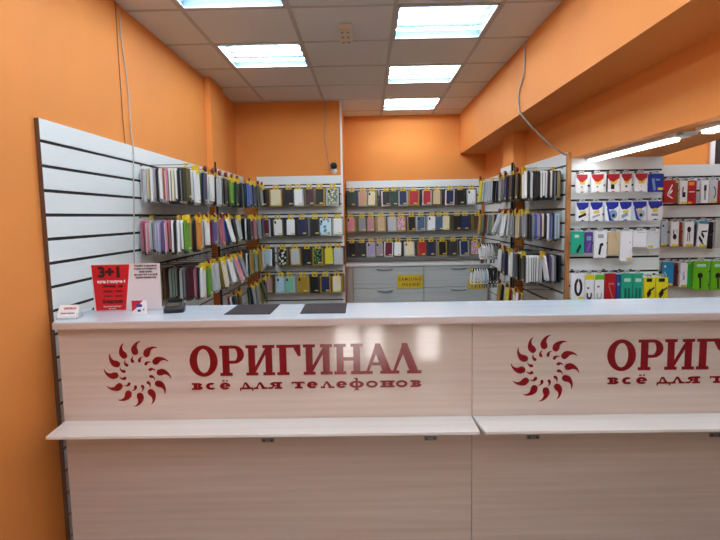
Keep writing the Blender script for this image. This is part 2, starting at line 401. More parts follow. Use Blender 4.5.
def spread(ys, xb, L, counts, colours, tilts):
    out = []; it = iter(colours)
    for y, n, tl in zip(ys, counts, tilts):
        out.append((y, xb, L, [next(it, random.choice(['white', 'black', 'grey'])) for _ in range(n)], tl, random.random() < .7))
    return out
LW, RW = 'left side', 'right side'
b1, b2 = -1.316, -1.262
LY = [3.32, 3.49, 3.66, 3.83, 4.0, 4.17, 4.35]; LY2 = [4.62, 4.80, 4.98, 5.16]
def left(z, rn, y0, first, rest, rest2, tilts, h=.165):
    ys = [y for y in LY if y > y0+.12]
    hk = [(y0, b1, .285, first, 0, False)]+spread(ys, b1, .285, [3, 3, 3, 2, 2, 2, 2], rest, tilts)+spread(LY2, b2, .27, [3, 2, 2, 2], rest2, [-.02]*4)
    side_row('L', hk, z, rn, LW, h)
left(1.848, 'top', 3.15, ['mauve','lightgrey','beige','white','mauve','black','white','terracotta','pink','white','cream','white','black','charcoal','olive'],
  ['black','white','white','green','green','navy','white','white','white','plum','lightgrey','navy','black','brown','green','green','darkgreen'], ['darkgreen','navy','blue','navy','navy','black','charcoal','navy','grey'], [0,.02,.03,.03,.02,.02,.02])
left(1.548, 'second', 3.10, ['rose','rose','pink','lightgrey','grey','lilac','lilac','purple','pink','rose','white','black','white','white','green'],
  ['orange','charcoal','orange','lightgrey','white','white','brown','red','purple','mauve','rose','blue','white','white','black','lilac','lightgrey'], ['white','black','charcoal','navy','rose','mauve','grey','lightgrey','navy'], [0,.0,.02,-.05,-.25,-.18,-.08], .155)
left(1.248, 'third', 3.36, ['greygreen','greygreen','greygreen','black','lightgrey','grey','plum','burgundy','burgundy','rose','black','white'],
  ['lightgrey','white','green','green','white','lightgrey','beige','gold','cream','white','white','white','pink'], ['white','black','gold','greygreen','greygreen','brown','gold','burgundy','lightgrey'], [0,-.05,-.12,-.2,-.32,-.28])
side_row('L', [(4.10, b1, .285, ['red','white','black'], -.2, True), (4.27, b1, .285, ['cream','brown'], -.1, True),
 (4.62, b2, .27, ['darkgreen','black','grey'], -.12, True), (4.80, b2, .27, ['charcoal','grey'], -.1, True), (4.98, b2, .27, ['gold','olive'], -.3, False), (5.16, b2, .27, ['burgundy','black'], -.1, False)], .952, 'bottom', LW)
c1, c2 = 1.392, 1.277
RY = [4.05, 4.22, 4.39, 4.56]
def right(z, rn, first, rest, tilts, last, h=.165):
    hk = [(3.875, c1, .28, first, 0, False)]+spread(RY, c1, .28, [3, 3, 2, 2], rest, tilts)
    if last: hk += [(4.92, c2, .255, last, .08, True)]
    side_row('R', hk, z, rn, RW, h)
right(1.848, 'top', ['gold','black','charcoal','white','black','white','white','white','black','black','black','lightgrey','black','white'],
  ['black','gold','black','navy','black','charcoal','black','navy','beige','grey'], [.02]*4, ['black','black','charcoal','black','black','lightgrey','lightgrey','lightgrey','lightgrey','white','yellow'])
right(1.548, 'second', ['paleblue','paleblue','navy','blue','white','charcoal','cream','purple','lilac','blue','grey','charcoal','black','grey'],
  ['charcoal','grey','beige','black','olive','grey','white','white','white','lightgrey'], [0,0,.18,.35], ['grey','charcoal','beige','greygreen','greygreen','terracotta','brown','greygreen','gold'], .155)
right(1.248, 'third', ['grey','lightgrey','purple','navy','blue','charcoal','lightgrey','white','white','white','white','white','charcoal'],
  ['white','olive','black','white','grey','white','charcoal','navy','burgundy','white'], [0,0,.05,.05], None)
side_row('R', [(3.784, c1, .17, ['white'], -.32, False)], 1.25, 'third, front edge of', RW, .15)
side_row('R', [(4.05, c1, .28, ['yellow','red','white'], .1, True), (4.30, c1, .28, ['cream','red','yellow'], .1, True), (4.55, c1, .28, ['white','black','gold'], .1, True)], .952, 'bottom', RW, .14)
# everything packed further in on the hooks, behind the countable cases: one dense mass, widened to block light from the slatwalls
scol = ['121317','2A2C30','8C8E92','5A3A28','EDEDEA','1E2A52','6E6638','9A7E2C','BFC2C4','4A2430']
m = MB(); rs = random.Random(3)
for x, y, z, h, tl in SIDESTOCK:
    k = rs.choice((0, 1, 1, 2, 3, 5, 6, 9, 0, 4))
    m.box(x-.0058, x+.0058, y-.072, y+.072, z-.050-h, z-.020, k)
for x, yh, yw, z in STOCK:
    n = int((yw-yh-.04)/.02)
    for k in range(n):
        yy = yh+.012+.02*k; dx = rs.uniform(-.012, .012)
        m.box(x-.063+dx, x+.063+dx, yy, yy+.014, z-.212, z-.022, rs.choice((0, 1, 3, 5, 6, 7, 9, 2)))
o = m.build('phone_case_stock', [mat('stock_%d' % i, c, .35) for i, c in enumerate(scol)])
tag(o, 'dense dark mass of packaged phone cases packed behind the front ones on the slatwalls', 'phone cases'); o['kind'] = 'stuff'

# looped cables / earphones on the right pilaster and recess
def loop_bundle(label, col, loc, s=1.0, lean=0):
    t = thing('cable_bundle', label, 'cable', loc, 0, 'looped cables on the right pilaster hooks')
    t.rotation_euler = (0, lean, 0)
    pts = []
    for k in range(0, 29):
        a = 2*PI*k/28
        pts.append((.016*s*math.sin(a)+.002*math.sin(3*a), -.024*s*math.sin(a), -.062*s+.062*s*math.cos(a)))
    MB().tube(pts, .0045, 6).build('cable_loop', col, t, True)
    pts = [(x*.6, y*.7+.004, z*.8) for x, y, z in pts]
    MB().tube(pts, .004, 6).build('cable_loop', col, t, True)
    MB().rrect(-.008, .008, -.022, .004, -.008, .002, .003).build('cable_tie', BLACK, t)
    MB().rrect(-.006, .006, -.155*s, -.125*s, -.005, .003, .002).build('plug', METAL, t)
    return t
for row, (z, L, n, cols) in enumerate([(1.262, .27, 9, [WHITE]*5+[pm('greygreen')]*4), (1.035, .33, 13, [WHITE, WHITE, WHITE, WHITE, pm('paleblue'), WHITE, BLACK, BLACK, BLACK, BLACK, BLACK, WHITE, WHITE])]):
    rn = ('upper', 'lower')[row]
    hook('long wire hook carrying looped cables, %s one on the right pilaster' % rn, L, (c2, 4.93, z), -PI/2, group='hooks on the side slatwalls')
    for i in range(n):
        cn = 'white' if cols[i] is WHITE else ('black' if cols[i] is BLACK else 'pale')
        loop_bundle('%s looped cable, %s from the tip of the %s cable hook' % (cn, ORD[i], rn), cols[i], (c2-L+.03+i*.0215, 4.93, z-.006), 1.15, random.uniform(-.12, .12))

# ------------------------------------------------------------------ blister packs on the end slatwall and in the next room
def pack(name, label, cat, x0, x1, z0, z1, y, depth, body, graphics, wallY, group, tilt=0, hang=True):
    cx = (x0+x1)/2; w = x1-x0; h = z1-z0
    t = thing(name, label, cat, (cx, y, z1), 0, group); t.rotation_euler = (0, tilt, 0)
    o = MB().rrect(-w/2+.001, w/2-.001, -h, 0, 0, depth, min(.006, w/6)).build('box', body, t)
    tb = MB().box(-w*.22, -.007, depth*.5-.001, depth*.5+.001, 0, .024).box(.007, w*.22, depth*.5-.001, depth*.5+.001, 0, .024).box(-.007, .007, depth*.5-.001, depth*.5+.001, .014, .024).box(-.007, .007, depth*.5-.001, depth*.5+.001, 0, .005)
    tb.build('hang_tab', POUCH['clear'], t)
    for k, (pn, pts, m) in enumerate(graphics):
        MB().prism([((u-.5)*w*.96, -h+v*h) for u, v in pts], -.0008-.0004*k, 0).build(pn, m, t)
    if hang:
        hook('wire hook behind '+label.split(',')[0], wallY-y+.012, (cx, wallY, z1+.0118), 0, tagged=False, group='hooks on '+group)
    return t
R_ = lambda a, b, c, d: [(a, c), (b, c), (b, d), (a, d)]
def blob(cx, cy, rx, ry, n=10): return [(cx+rx*math.cos(2*PI*k/n), cy+ry*math.sin(2*PI*k/n)) for k in range(n)]
def bar(x0, y0, x1, y1, t=.05):
    dx, dy = x1-x0, y1-y0; l = math.hypot(dx, dy); nx, ny = -dy/l*t, dx/l*t
    return [(x0+nx, y0+ny), (x1+nx, y1+ny), (x1-nx, y1-ny), (x0-nx, y0-ny)]
GR = 'packs on the end slatwall'; E = 'on the end slatwall'
PR = mat('print_red', 'B4202C', .4); PB = mat('print_blue', '1C2C9A', .4); PY = mat('print_yellow', 'E9D048', .4); PK_ = mat('print_black', '17171A', .4)
PG = mat('print_grey', 'A9B2B8', .4); PW = mat('pack_white', 'F0F2F2', .4); PDB = mat('pack_deep_blue', '1E2FA0', .35); PBK = mat('pack_kraft', 'CDB790', .6)
PTEAL = mat('pack_teal', '1FAE8C', .4); PYEL = mat('pack_yellow', 'EBDD22', .4); PLIME = mat('pack_lime', '6CC41E', .4); PRED = mat('pack_red', 'B41C24', .35)
PPUR = mat('pack_purple', '5A3C90', .4); PBLU = mat('pack_mid_blue', '2A4A8C', .4); PCY = mat('pack_cyan', '1E8FC0', .35); PNAV = mat('pack_navy', '1A2A50', .4)
PGR = mat('pack_green', '2FA336', .4); PAQ = mat('print_steel', '7FA3C0', .4); PT = mat('print_teal_dark', '0E6A5A', .4); PLG = mat('print_light_green', 'BDEBD2', .4)
row1 = [(1.421,1.500),(1.522,1.608),(1.623,1.715),(1.724,1.796),(1.815,1.903)]
for i, (a, b) in enumerate(row1):
    pc = [('mains charger', .07, .035), ('small plug charger', .07, .035), ('black car charger', .17, .11), ('compact black charger', .11, .06), ('pale cable charger', .05, .03)][i]
    g = [('top_band', [(0, .99), (1, .99), (.98, .76), (.55, .55), (.28, .62), (.04, .84)], PR), ('yellow_corner', [(.28, .62), (.55, .55), (.9, .72), (.74, .44), (.36, .44)], PY),
         ('product_picture', blob(.5, .3, pc[1], pc[2]) if i != 2 else R_(.36, .62, .16, .42), PG if i == 4 else PK_), ('bottom_notch', [(.35, .0), (.68, .0), (.55, .06)], PR)]
    if i == 2: g.append(('side_strip', R_(0, .10, 0, .95), PK_))
    pack('charger_pack', '%s pack with red top, %s from left, top row %s' % (pc[0], ORD[i], E), 'charger pack', a, b, 1.663, 1.785, 3.690, .018, PW, g, 3.772, GR)
pack('charger_pack', 'solid deep blue charger pack at the right end, top row '+E, 'charger pack', 1.912, 2.011, 1.658, 1.780, 3.690, .018, PDB,
  [('cable_picture', bar(.25, .75, .4, .1, .09), PAQ), ('logo', R_(.45, .75, .62, .72), PAQ), ('price_sticker', R_(.62, .98, .10, .24), PY)], 3.772, GR)
row2 = [(1.425,1.511),(1.519,1.606),(1.622,1.714),(1.716,1.802),(1.804,1.903),(1.909,2.011)]
for i, (a, b) in enumerate(row2):
    nm = ['black stick picture', 'white cable picture', 'round black car charger picture', 'grey charger picture', 'dark coiled picture', 'steel adapter picture'][i]
    g = [('top_band', [(0, .99), (1, .99), (.98, .76), (.62, .60), (.22, .60), (.05, .82)], PB), ('yellow_label', [(.3, .52), (.74, .58), (.74, .42), (.3, .38)] if i < 4 else blob(.5, .52, .2, .12), PY)]
    if i == 0: g.append(('product_picture', bar(.2, .22, .8, .38, .07), PK_))
    if i == 1: g.append(('product_picture', bar(.2, .2, .8, .34, .05), PG))
    if i in (2, 4): g += [('product_picture', blob(.58, .34, .34, .24), PG if i == 4 else PAQ), ('blue_swoosh', [(.1, .7), (.25, .6), (.45, .12), (.62, .02), (.3, .04)], PB), ('lens', blob(.62, .28, .12, .09), PK_)]
    if i == 3: g.append(('product_picture', bar(.2, .2, .7, .36, .09), PAQ))
    if i == 5: g += [('product_picture', R_(.26, .7, .22, .34), PAQ)]
    g.append(('bottom_notch', [(.3, 0), (.72, 0), (.55, .08)], PB))
    pack('charger_pack', 'white blue-topped pack with %s, second row %s' % (nm, E), 'charger pack', a, b, 1.468, 1.597, 3.690, .018, PW if i != 4 else mat('pack_pale_blue', 'D5DEE8', .4), g, 3.772, GR)
r3 = [(1.396,1.486,1.246,1.399,PTEAL,'green pack with dark cable picture',[('label', R_(.25,.6,.72,.86), PLG), ('product_picture', bar(.45,.08,.75,.4,.08), PK_)]),
 (1.491,1.544,1.251,1.394,PPUR,'narrow purple pack',[('label', R_(.2,.8,.6,.8), PAQ), ('product_picture', bar(.3,.1,.7,.5,.09), mat('print_violet','8A5AA8',.4))]),
 (1.552,1.639,1.216,1.399,PW,'white pack with black cable picture',[('logo_marks', R_(.3,.75,.74,.88), PG), ('product_picture', bar(.42,.12,.55,.5,.09), PK_), ('plug_picture', blob(.62,.5,.14,.06), PK_)]),
 (1.648,1.727,1.235,1.391,PBK,'kraft paper pack',[('fold_line', bar(.55,.9,.95,.45,.012), mat('kraft_line','A08A5E',.6))]),
 (1.730,1.815,1.192,1.396,PW,'tall plain white pouch',[('dot_mark', blob(.82,.62,.06,.03), PG), ('price_sticker', R_(.55,.95,.03,.10), PY)]),
 (1.817,1.910,1.287,1.394,PW,'wide white pouch',[('line_mark', R_(.3,.9,.9,.93), PG)]),
 (1.912,1.998,1.278,1.393,mat('pack_pale_grey','DDE3E4',.4),'pale grey pouch with yellow sticker',[('line_mark', bar(.5,.85,.9,.95,.012), PG), ('price_sticker', R_(.1,.5,.04,.16), PY)])]
for a, b, z0, z1, m, nm, g in r3: pack('accessory_pack', nm+', third row '+E, 'accessory pack', a, b, z0, z1, 3.690, .015, m, g, 3.772, GR)
def cring(cx, cy, rx, ry, t, a0, a1, n=14):
    p = [(cx+rx*math.cos(math.radians(a0+(a1-a0)*k/n)), cy+ry*math.sin(math.radians(a0+(a1-a0)*k/n))) for k in range(n+1)]
    q = [(cx+(rx-t)*math.cos(math.radians(a0+(a1-a0)*k/n)), cy+(ry-t*.6)*math.sin(math.radians(a0+(a1-a0)*k/n))) for k in range(n, -1, -1)]
    return p+q
ringg = lambda: [('coil_picture', cring(.56, .48, .34, .34, .2, 91, 440, 20), PK_)]
def earph(): return [('label', R_(.2, .8, .8, .9), PLG), ('product_picture', blob(.45, .5, .18, .10), PK_), ('stem_picture', bar(.45, .4, .5, .05, .05), PK_)]
r4 = [(1.392,1.479,.961,1.113,PW,'white pack with black coiled ring', ringg()+[('price_sticker', R_(.6,.98,0,.12), PY)]),
 (1.484,1.548,.939,1.105,PW,'white pack with yellow top and black cable', [('top_band', R_(0,1,.82,1), PYEL), ('coil_picture', cring(.5,.28,.3,.18,.16,150,390), PK_), ('line_mark', R_(.25,.5,.5,.55), PK_)]),
 (1.553,1.616,.938,1.104,PW,'white pack with green top and grey cable', [('top_band', R_(0,1,.82,1), PLIME), ('coil_picture', cring(.5,.28,.3,.18,.12,150,390), PG), ('line_mark', R_(.25,.5,.55,.6), PK_)]),
 (1.622,1.695,.937,1.110,PRED,'red pack with faint pink cable', [('cable_picture', bar(.35,.6,.8,.1,.04), mat('print_pink','D8707A',.4)), ('label', R_(.3,.85,.62,.68), mat('print_pink','D8707A',.4))]),
 (1.700,1.729,.942,1.102,PBLU,'thin blue pack', [('label', R_(.2,.8,.6,.7), PAQ)]),
 (1.732,1.808,.935,1.108,PTEAL,'left teal pack with two dark silhouettes', [('label', R_(.25,.85,.72,.84), PLG), ('product_picture', R_(.3,.5,.15,.5), PT), ('product_picture', R_(.62,.82,.15,.5), PT)]),
 (1.814,1.879,.934,1.106,PTEAL,'right teal pack beside the yellow ones', [('label', R_(.2,.85,.72,.84), PLG), ('product_picture', R_(.25,.45,.15,.5), PT), ('product_picture', R_(.6,.8,.15,.5), PT)]),
 (1.889,1.962,.925,1.077,PYEL,'left yellow pack with black plug', [('label', R_(.2,.72,.84,.97), PK_), ('product_picture', bar(.3,.3,.62,.5,.12), PK_), ('cable_picture', bar(.55,.5,.95,.62,.035), PK_), ('plug_picture', bar(.45,.05,.7,.2,.06), PK_)]),
 (1.969,2.051,.924,1.076,PYEL,'right yellow pack with black plug', [('label', R_(.2,.72,.84,.97), PK_), ('product_picture', bar(.3,.3,.62,.5,.12), PK_), ('cable_picture', bar(.55,.5,.95,.62,.035), PK_), ('plug_picture', bar(.45,.05,.7,.2,.06), PK_)])]
for a, b, z0, z1, m, nm, g in r4: pack('accessory_pack', nm+', bottom row '+E, 'accessory pack', a, b, z0-.03, z1, 3.660, .02, m, g, 3.772, GR)
G2 = 'packs in the next room'; E2 = 'in next room'
wc = lambda: [('cable_picture', bar(.3,.35,.75,.8,.04), PW), ('cable_picture', bar(.3,.35,.8,.2,.03), PW), ('plug_picture', bar(.5,.4,.75,.55,.05), PW)]
stick = lambda y=.05: [('price_sticker', R_(.2, .95, .01, .10), PY)]
q = [(2.141,2.220,1.586,1.748,PRED,'red pack with white cable loops, left end of top row', wc()),
 (2.226,2.250,1.580,1.745,mat('pack_brown_gold','8A5A22',.4),'thin brown and gold pack edge in the top row', [('label', R_(.1,.9,.9,1), PY)]),
 (2.255,2.309,1.576,1.739,PW,'white pack with black mains adapter, top row', [('product_picture', R_(.3,.75,.3,.52), PK_), ('cable_picture', bar(.35,.5,.4,.75,.07), PK_)]+stick()),
 (2.312,2.373,1.575,1.742,PRED,'red pack with orange label, top row', [('label', R_(.05,.7,.8,.94), mat('print_orange','F09A28',.4)), ('line_mark', R_(.1,.8,.5,.54), PW), ('price_sticker', R_(.0,.5,.02,.1), mat('print_orange','F09A28',.4))]),
 (2.405,2.460,1.581,1.740,PW,'white pack with black connector and twin leads, top row', [('product_picture', R_(.38,.7,.55,.8), PK_), ('cable_picture', R_(.45,.5,.15,.55), PK_), ('cable_picture', R_(.58,.63,.15,.55), PK_)]),
 (2.464,2.522,1.580,1.743,mat('pack_silver','C9CDD0',.35),'silver pack with black curved cable, top row', [('cable_picture', cring(.35,.45,.5,.3,.1,-60,70), PK_)]+stick()),
 (2.528,2.608,1.579,1.741,PRED,'red pack at the right picture edge, top row', wc()),
 (2.131,2.178,1.275,1.448,mat('pack_ice','B9CEDA',.4),'pale ice-blue pack, left end of middle row', [('dot_mark', blob(.3,.85,.14,.05), PK_)]+stick()),
 (2.200,2.260,1.270,1.447,PW,'white pack with round black adapter, middle row', [('product_picture', blob(.5,.4,.24,.12), PK_), ('cable_picture', R_(.3,.42,.5,.68), PK_), ('cable_picture', R_(.7,.78,.55,.72), PG)]+stick()),
 (2.264,2.290,1.275,1.446,mat('pack_rust','8A3A22',.4),'thin rust-red pack edge, middle row', [('label', R_(.1,.9,.9,1), PR)]),
 (2.296,2.368,1.269,1.445,PW,'white pack with black connector head, middle row', [('product_picture', blob(.5,.7,.2,.12), PK_), ('cable_picture', R_(.36,.42,.22,.6), PK_), ('cable_picture', R_(.55,.6,.22,.6), PK_)]+stick()),
 (2.372,2.395,1.268,1.445,PNAV,'thin navy pack edge, middle row', [('label', R_(.1,.9,.9,1), PCY)]),
 (2.400,2.474,1.263,1.450,PW,'white pack with blue top and black twin cables, middle row', [('top_band', R_(0,1,.9,1), PCY), ('cable_picture', bar(.35,.6,.9,.62,.03), PK_), ('product_picture', bar(.35,.55,.65,.38,.06), PK_), ('plug_picture', bar(.15,.38,.5,.2,.06), PK_), ('cable_picture', bar(.5,.2,.7,.05,.03), PK_)]+stick()),
 (2.479,2.514,1.248,1.442,mat('pack_black','15151A',.35),'narrow black pack, middle row', [('label', R_(.2,.8,.5,.56), PPUR)]),
 (2.519,2.594,1.254,1.448,mat('pack_stone','C2C4BC',.4),'stone grey pack at the right picture edge, middle row', [('line_mark', R_(.4,.46,.1,.9), PG)]),
 (2.149,2.233,.982,1.157,PCY,'glossy blue bag, left end of bottom row', [('shine', bar(.2,.6,.4,.4,.03), PLG), ('dot_mark', blob(.25,.82,.08,.05), PW)]+stick()),  # pale bar is a highlight painted on the glossy bag
 (2.238,2.272,.978,1.150,mat('pack_maroon','5A1820',.4),'thin maroon pack edge, bottom row', [('label', R_(.1,.9,.9,1), PR)]),
 (2.280,2.334,.972,1.148,PW,'white pack with small grey device, bottom row', [('product_picture', R_(.4,.65,.3,.5), PG), ('line_mark', bar(.3,.5,.6,.65,.03), PG)]+stick()),
 (2.339,2.371,.965,1.155,PGR,'thin green pack edge, bottom row', [('label', R_(.1,.9,.9,1), PLIME)]),
 (2.375,2.489,.948,1.160,PLIME,'lime green pack with black earphones, bottom row, left one', earph()),
 (2.505,2.615,.946,1.158,PLIME,'lime green pack at picture edge, bottom row', earph())]
for k, (a, b, z0, z1, m, nm, g) in enumerate(q):
    pack('accessory_pack', nm+' '+E2, 'accessory pack', a, b, z0, z1, 3.92+(.012 if b-a < .04 else 0), .018, m, g, 4.0, G2, tilt=(.06 if 'twin cables' in nm else 0))

# ------------------------------------------------------------------ drawer cabinet at the back
cab = thing('drawer_cabinet', 'grey wood-grain drawer cabinet under the wide back slatwall', 'cabinet', (-.25, 6.40, 0))
cw = 1.63
MB().box(0, .018, -.30, 0, 0, .955).box(.018, .075, -.318, -.30, 0, .955).box(cw-.018, cw, -.30, 0, 0, .955).box(.018, cw-.018, -.01, 0, .07, .955).box(.018, cw-.018, -.28, -.262, 0, .07).build('carcass', CABSIDE, cab)
bevel(MB().box(0, cw, -.335, -.002, .957, .985).build('top_board', CABTOP, cab), .003)
names = [('top left', 0, 0), ('top right', 1, 0), ('second left', 0, 1), ('second right', 1, 1), ('bottom left', 0, 2), ('bottom right', 1, 2)]
for nm, cxi, rz in names:
    x0, x1 = ((.080, .884), (.890, cw-.02))[cxi]; z1 = .950-.245*rz; z0 = z1-.240
    d = bevel(MB().box(x0, x1, -.320, -.302, z0, z1).build('drawer', CABM, cab), .002)
    hx = x0+.27*(x1-x0)+(.11 if cxi == 0 else .10)-.01; hz = z1-.028
    if cxi: hx = x0+.395
    else: hx = x0+.365
    pts = [(hx-.09+.18*k/10, -.322-.022*math.sin(PI*k/10), hz-.008*math.sin(PI*k/10)) for k in range(11)]
    MB().tube(pts, [.004]+[.006]*9+[.004], 8).build('handle', METAL, d, True)
# yellow price signs on the drawers
t = thing('yellow_sign', 'yellow sign reading SAMSUNG HUAWEI on the top left drawer', 'sign', (.478, 6.075, .778))
MB().box(-.147, .147, -.0015, .0015, -.079, .079).build('sign_board', YSIGN, t)
m = merge([shift(text_mb('SAMSUNG', .05, w=.25, bold=.0012, space=1.5), dz=.026), shift(text_mb('HUAWEI', .05, w=.20, bold=.0012, space=1.5), dx=.014, dz=-.036)])
shift(m, dy=-.0022).build('lettering', mat('sign_text_brown', '6A3A14', .5), t)
t = thing('yellow_sign', 'plain yellow sign half hidden behind the cable bundles on the right drawer', 'sign', (1.24, 6.075, .735))
MB().box(-.10, .10, -.0015, .0015, -.055, .055).build('sign_board', YSIGN, t)
shift(text_mb('XIAOMI', .05, w=.16, bold=.001, space=1.3), dy=-.0022).build('lettering', mat('sign_text_brown', '6A3A14', .5), t) if False else None

# ------------------------------------------------------------------ ceiling and wall fittings
t = thing('ceiling_socket', 'beige triple power socket hanging from the ceiling tiles', 'socket', (-.117, 3.53, ZC))
bevel(MB().box(-.042, .042, -.145, .145, -.035, -.003).build('body', BEIGE, t), .008, 3)
for k in range(3):
    yy = -.095+.095*k
    f = bevel(MB().box(-.037, .037, yy-.037, yy+.037, -.040, -.034).build('socket_plate', BEIGE, t), .003)
    MB().tube([(-.017, yy, -.0415), (-.017, yy, -.039)], .008, 10).tube([(.017, yy, -.0415), (.017, yy, -.039)], .008, 10).build('socket_hole', BLACK, f)
t = thing('security_camera', 'small white security camera with black lens above the narrow back slatwall', 'security camera', (-.33, 5.58, 2.035))
MB().tube([(0, 0, -.035), (0, -.012, -.035)], .032, 14).build('wall_mount', WHITE, t, True)
MB().tube([(0, -.01, -.035), (0, -.035, -.03), (0, -.04, -.0)], .010, 8).build('arm', WHITE, t, True)
MB().tube([(0, -.015, .012), (0, -.02, .012), (0, -.058, .012), (0, -.064, .012)], [.024, .034, .034, .028], 16).build('head', BLACK, t, True)
MB().tube([(0, -.0635, .014), (0, -.070, .014)], [.026, .018], 14).build('lens', BLACK, t, True)
def spline(ps, n=8):
    out = []
    P_ = [Vector(p) for p in ps]; P_ = [P_[0]*2-P_[1]]+P_+[P_[-1]*2-P_[-2]]
    for i in range(1, len(P_)-2):
        for k in range(n):
            s = k/n; a, b, c, d = P_[i-1:i+3]
            out.append(.5*((2*b)+(c-a)*s+(2*a-5*b+4*c-d)*s*s+(3*b-a-3*c+d)*s**3))
    out.append(P_[-2]); return out
tag(MB().tube(spline([(-.405, 5.573, 2.70), (-.407, 5.573, 2.5), (-.42, 5.572, 2.34), (-.40, 5.572, 2.17), (-.375, 5.572, 2.04), (-.362, 5.575, 2.005)]), .004, 6).build('wall_cable', CABLE, None, True), 'thin cable dropping from the ceiling to the security camera', 'cable')
tag(MB().tube(spline([(-1.328, 3.02, 2.70), (-1.330, 3.03, 2.5), (-1.330, 3.07, 2.30), (-1.329, 3.08, 2.05), (-1.309, 3.05, 1.93), (-1.310, 3.03, 1.75), (-1.310, 3.01, 1.55), (-1.310, 2.985, 1.36), (-1.310, 2.97, 1.20)]), .0035, 6).build('wall_cable', mat('cable_pale', 'B9B4AC', .6), None, True), 'pale cable hanging down the left wall and over the slatwall', 'cable')
tag(MB().tube(spline([(-1.330, 2.98, 2.70), (-1.331, 2.985, 2.4), (-1.331, 2.99, 2.1), (-1.331, 3.0, 1.955)]), .0022, 6).build('wall_cable', mat('cable_brown', '8A5A34', .6), None, True), 'thinner brown cable beside the pale one on the left wall', 'cable')
tag(MB().tube(spline([(1.098, 3.80, 2.69), (1.099, 3.81, 2.58), (1.098, 3.83, 2.48), (1.095, 3.93, 2.38), (1.095, 3.92, 2.28), (1.10, 3.86, 2.21), (1.20, 3.84, 2.09), (1.30, 3.82, 1.99), (1.385, 3.80, 1.93), (1.397, 3.80, 1.945)]), .006, 8).build('wall_cable', CABLE, None, True), 'grey cable drooping from the right beam down to the wooden post', 'cable')

# ------------------------------------------------------------------ counter
YP = 2.12
ct = thing('countertop', 'long glossy white countertop with wood-coloured front edge', 'countertop', (0, 0, 0))
bevel(MB().box(-1.257, 2.9, 2.082, 2.445, 1.103, 1.132).build('board', TOPM, ct), .0015)
MB().box(-1.258, 2.9, 2.0785, 2.0818, 1.103, 1.1285).build('edge_band', LAMEDGE, ct)
# slab serif lettering
def glyphbox(mb, x0, x1, y0, y1): mb.append([(x0, y0), (x1, y0), (x1, y1), (x0, y1)])
def arcband(mb, cx, cy, rx, ry, tx, ty, a0, a1, n=24):
    n = max(4, int(n*abs(a1-a0)/360))
    for k in range(n):
        A = math.radians(a0+(a1-a0)*k/n); B = math.radians(a0+(a1-a0)*(k+1)/n)
        mb.append([(cx+rx*math.cos(A), cy+ry*math.sin(A)), (cx+rx*math.cos(B), cy+ry*math.sin(B)), (cx+(rx-tx)*math.cos(B), cy+(ry-ty)*math.sin(B)), (cx+(rx-tx)*math.cos(A), cy+(ry-ty)*math.sin(A))])
def stem(g, x, w=.235, s=.085, sh=.10, y1=1.0, bot=True, top=True):
    glyphbox(g, x, x+w, 0, y1)
    if bot: glyphbox(g, x-s, x+w+s, 0, sh)
    if top: glyphbox(g, x-s, x+w+s, y1-sh, y1)
def G_O(g, x): arcband(g, x+.465, .5, .465, .52, .25, .125, 0, 360, 36)
def G_R(g, x):
    stem(g, x+.085, top=False, s=.085); glyphbox(g, x, x+.40, .9, 1.0)
    glyphbox(g, x+.30, x+.50, .90, 1.0); glyphbox(g, x+.30, x+.50, .40, .50)
    arcband(g, x+.48, .70, .33, .30, .23, .10, -90, 90)
def G_I(g, x):
    stem(g, x+.085, .225); stem(g, x+.645, .225); g.append([(x+.29, .06), (x+.29, .28), (x+.67, .94), (x+.67, .72)])
def G_G(g, x):
    stem(g, x+.085, .235, top=False); glyphbox(g, x, x+.76, .90, 1.0); g.append([(x+.55, .90), (x+.70, .62), (x+.79, .62), (x+.79, 1.0), (x+.6, 1.0)])
def G_H(g, x):
    stem(g, x+.085, .225); stem(g, x+.635, .225); glyphbox(g, x+.29, x+.66, .45, .56)
def G_L(g, x, barred=False):
    g.append([(x+.10, .05), (x+.19, .05), (x+.53, .86), (x+.44, 1.0), (x+.43, 1.0)])
    g.append([(x+.41, 1.0), (x+.58, 1.0), (x+.95, .05), (x+.66, .05), (x+.38, .80)])
    glyphbox(g, x-.02, x+.32, 0, .10); glyphbox(g, x+.57, x+1.04, 0, .10)
    if barred: glyphbox(g, x+.24, x+.70, .28, .38)
def polys_mb(pl, sx, sz, dx=0, dz=0, y0=-.0012, y1=0):
    m = MB()
    for k, p in enumerate(pl): m.prism([(dx+a*sx, dz+b*sz) for a, b in p], y0-.00002*(k % 40), y1)
    return m
def title():
    g = []
    for fn, x in ((G_O, 0), (G_R, 1.0), (G_I, 1.86), (G_G, 2.88), (G_I, 3.75), (G_H, 4.76)): fn(g, x)
    G_L(g, 5.70, True); G_L(g, 6.58)
    return g
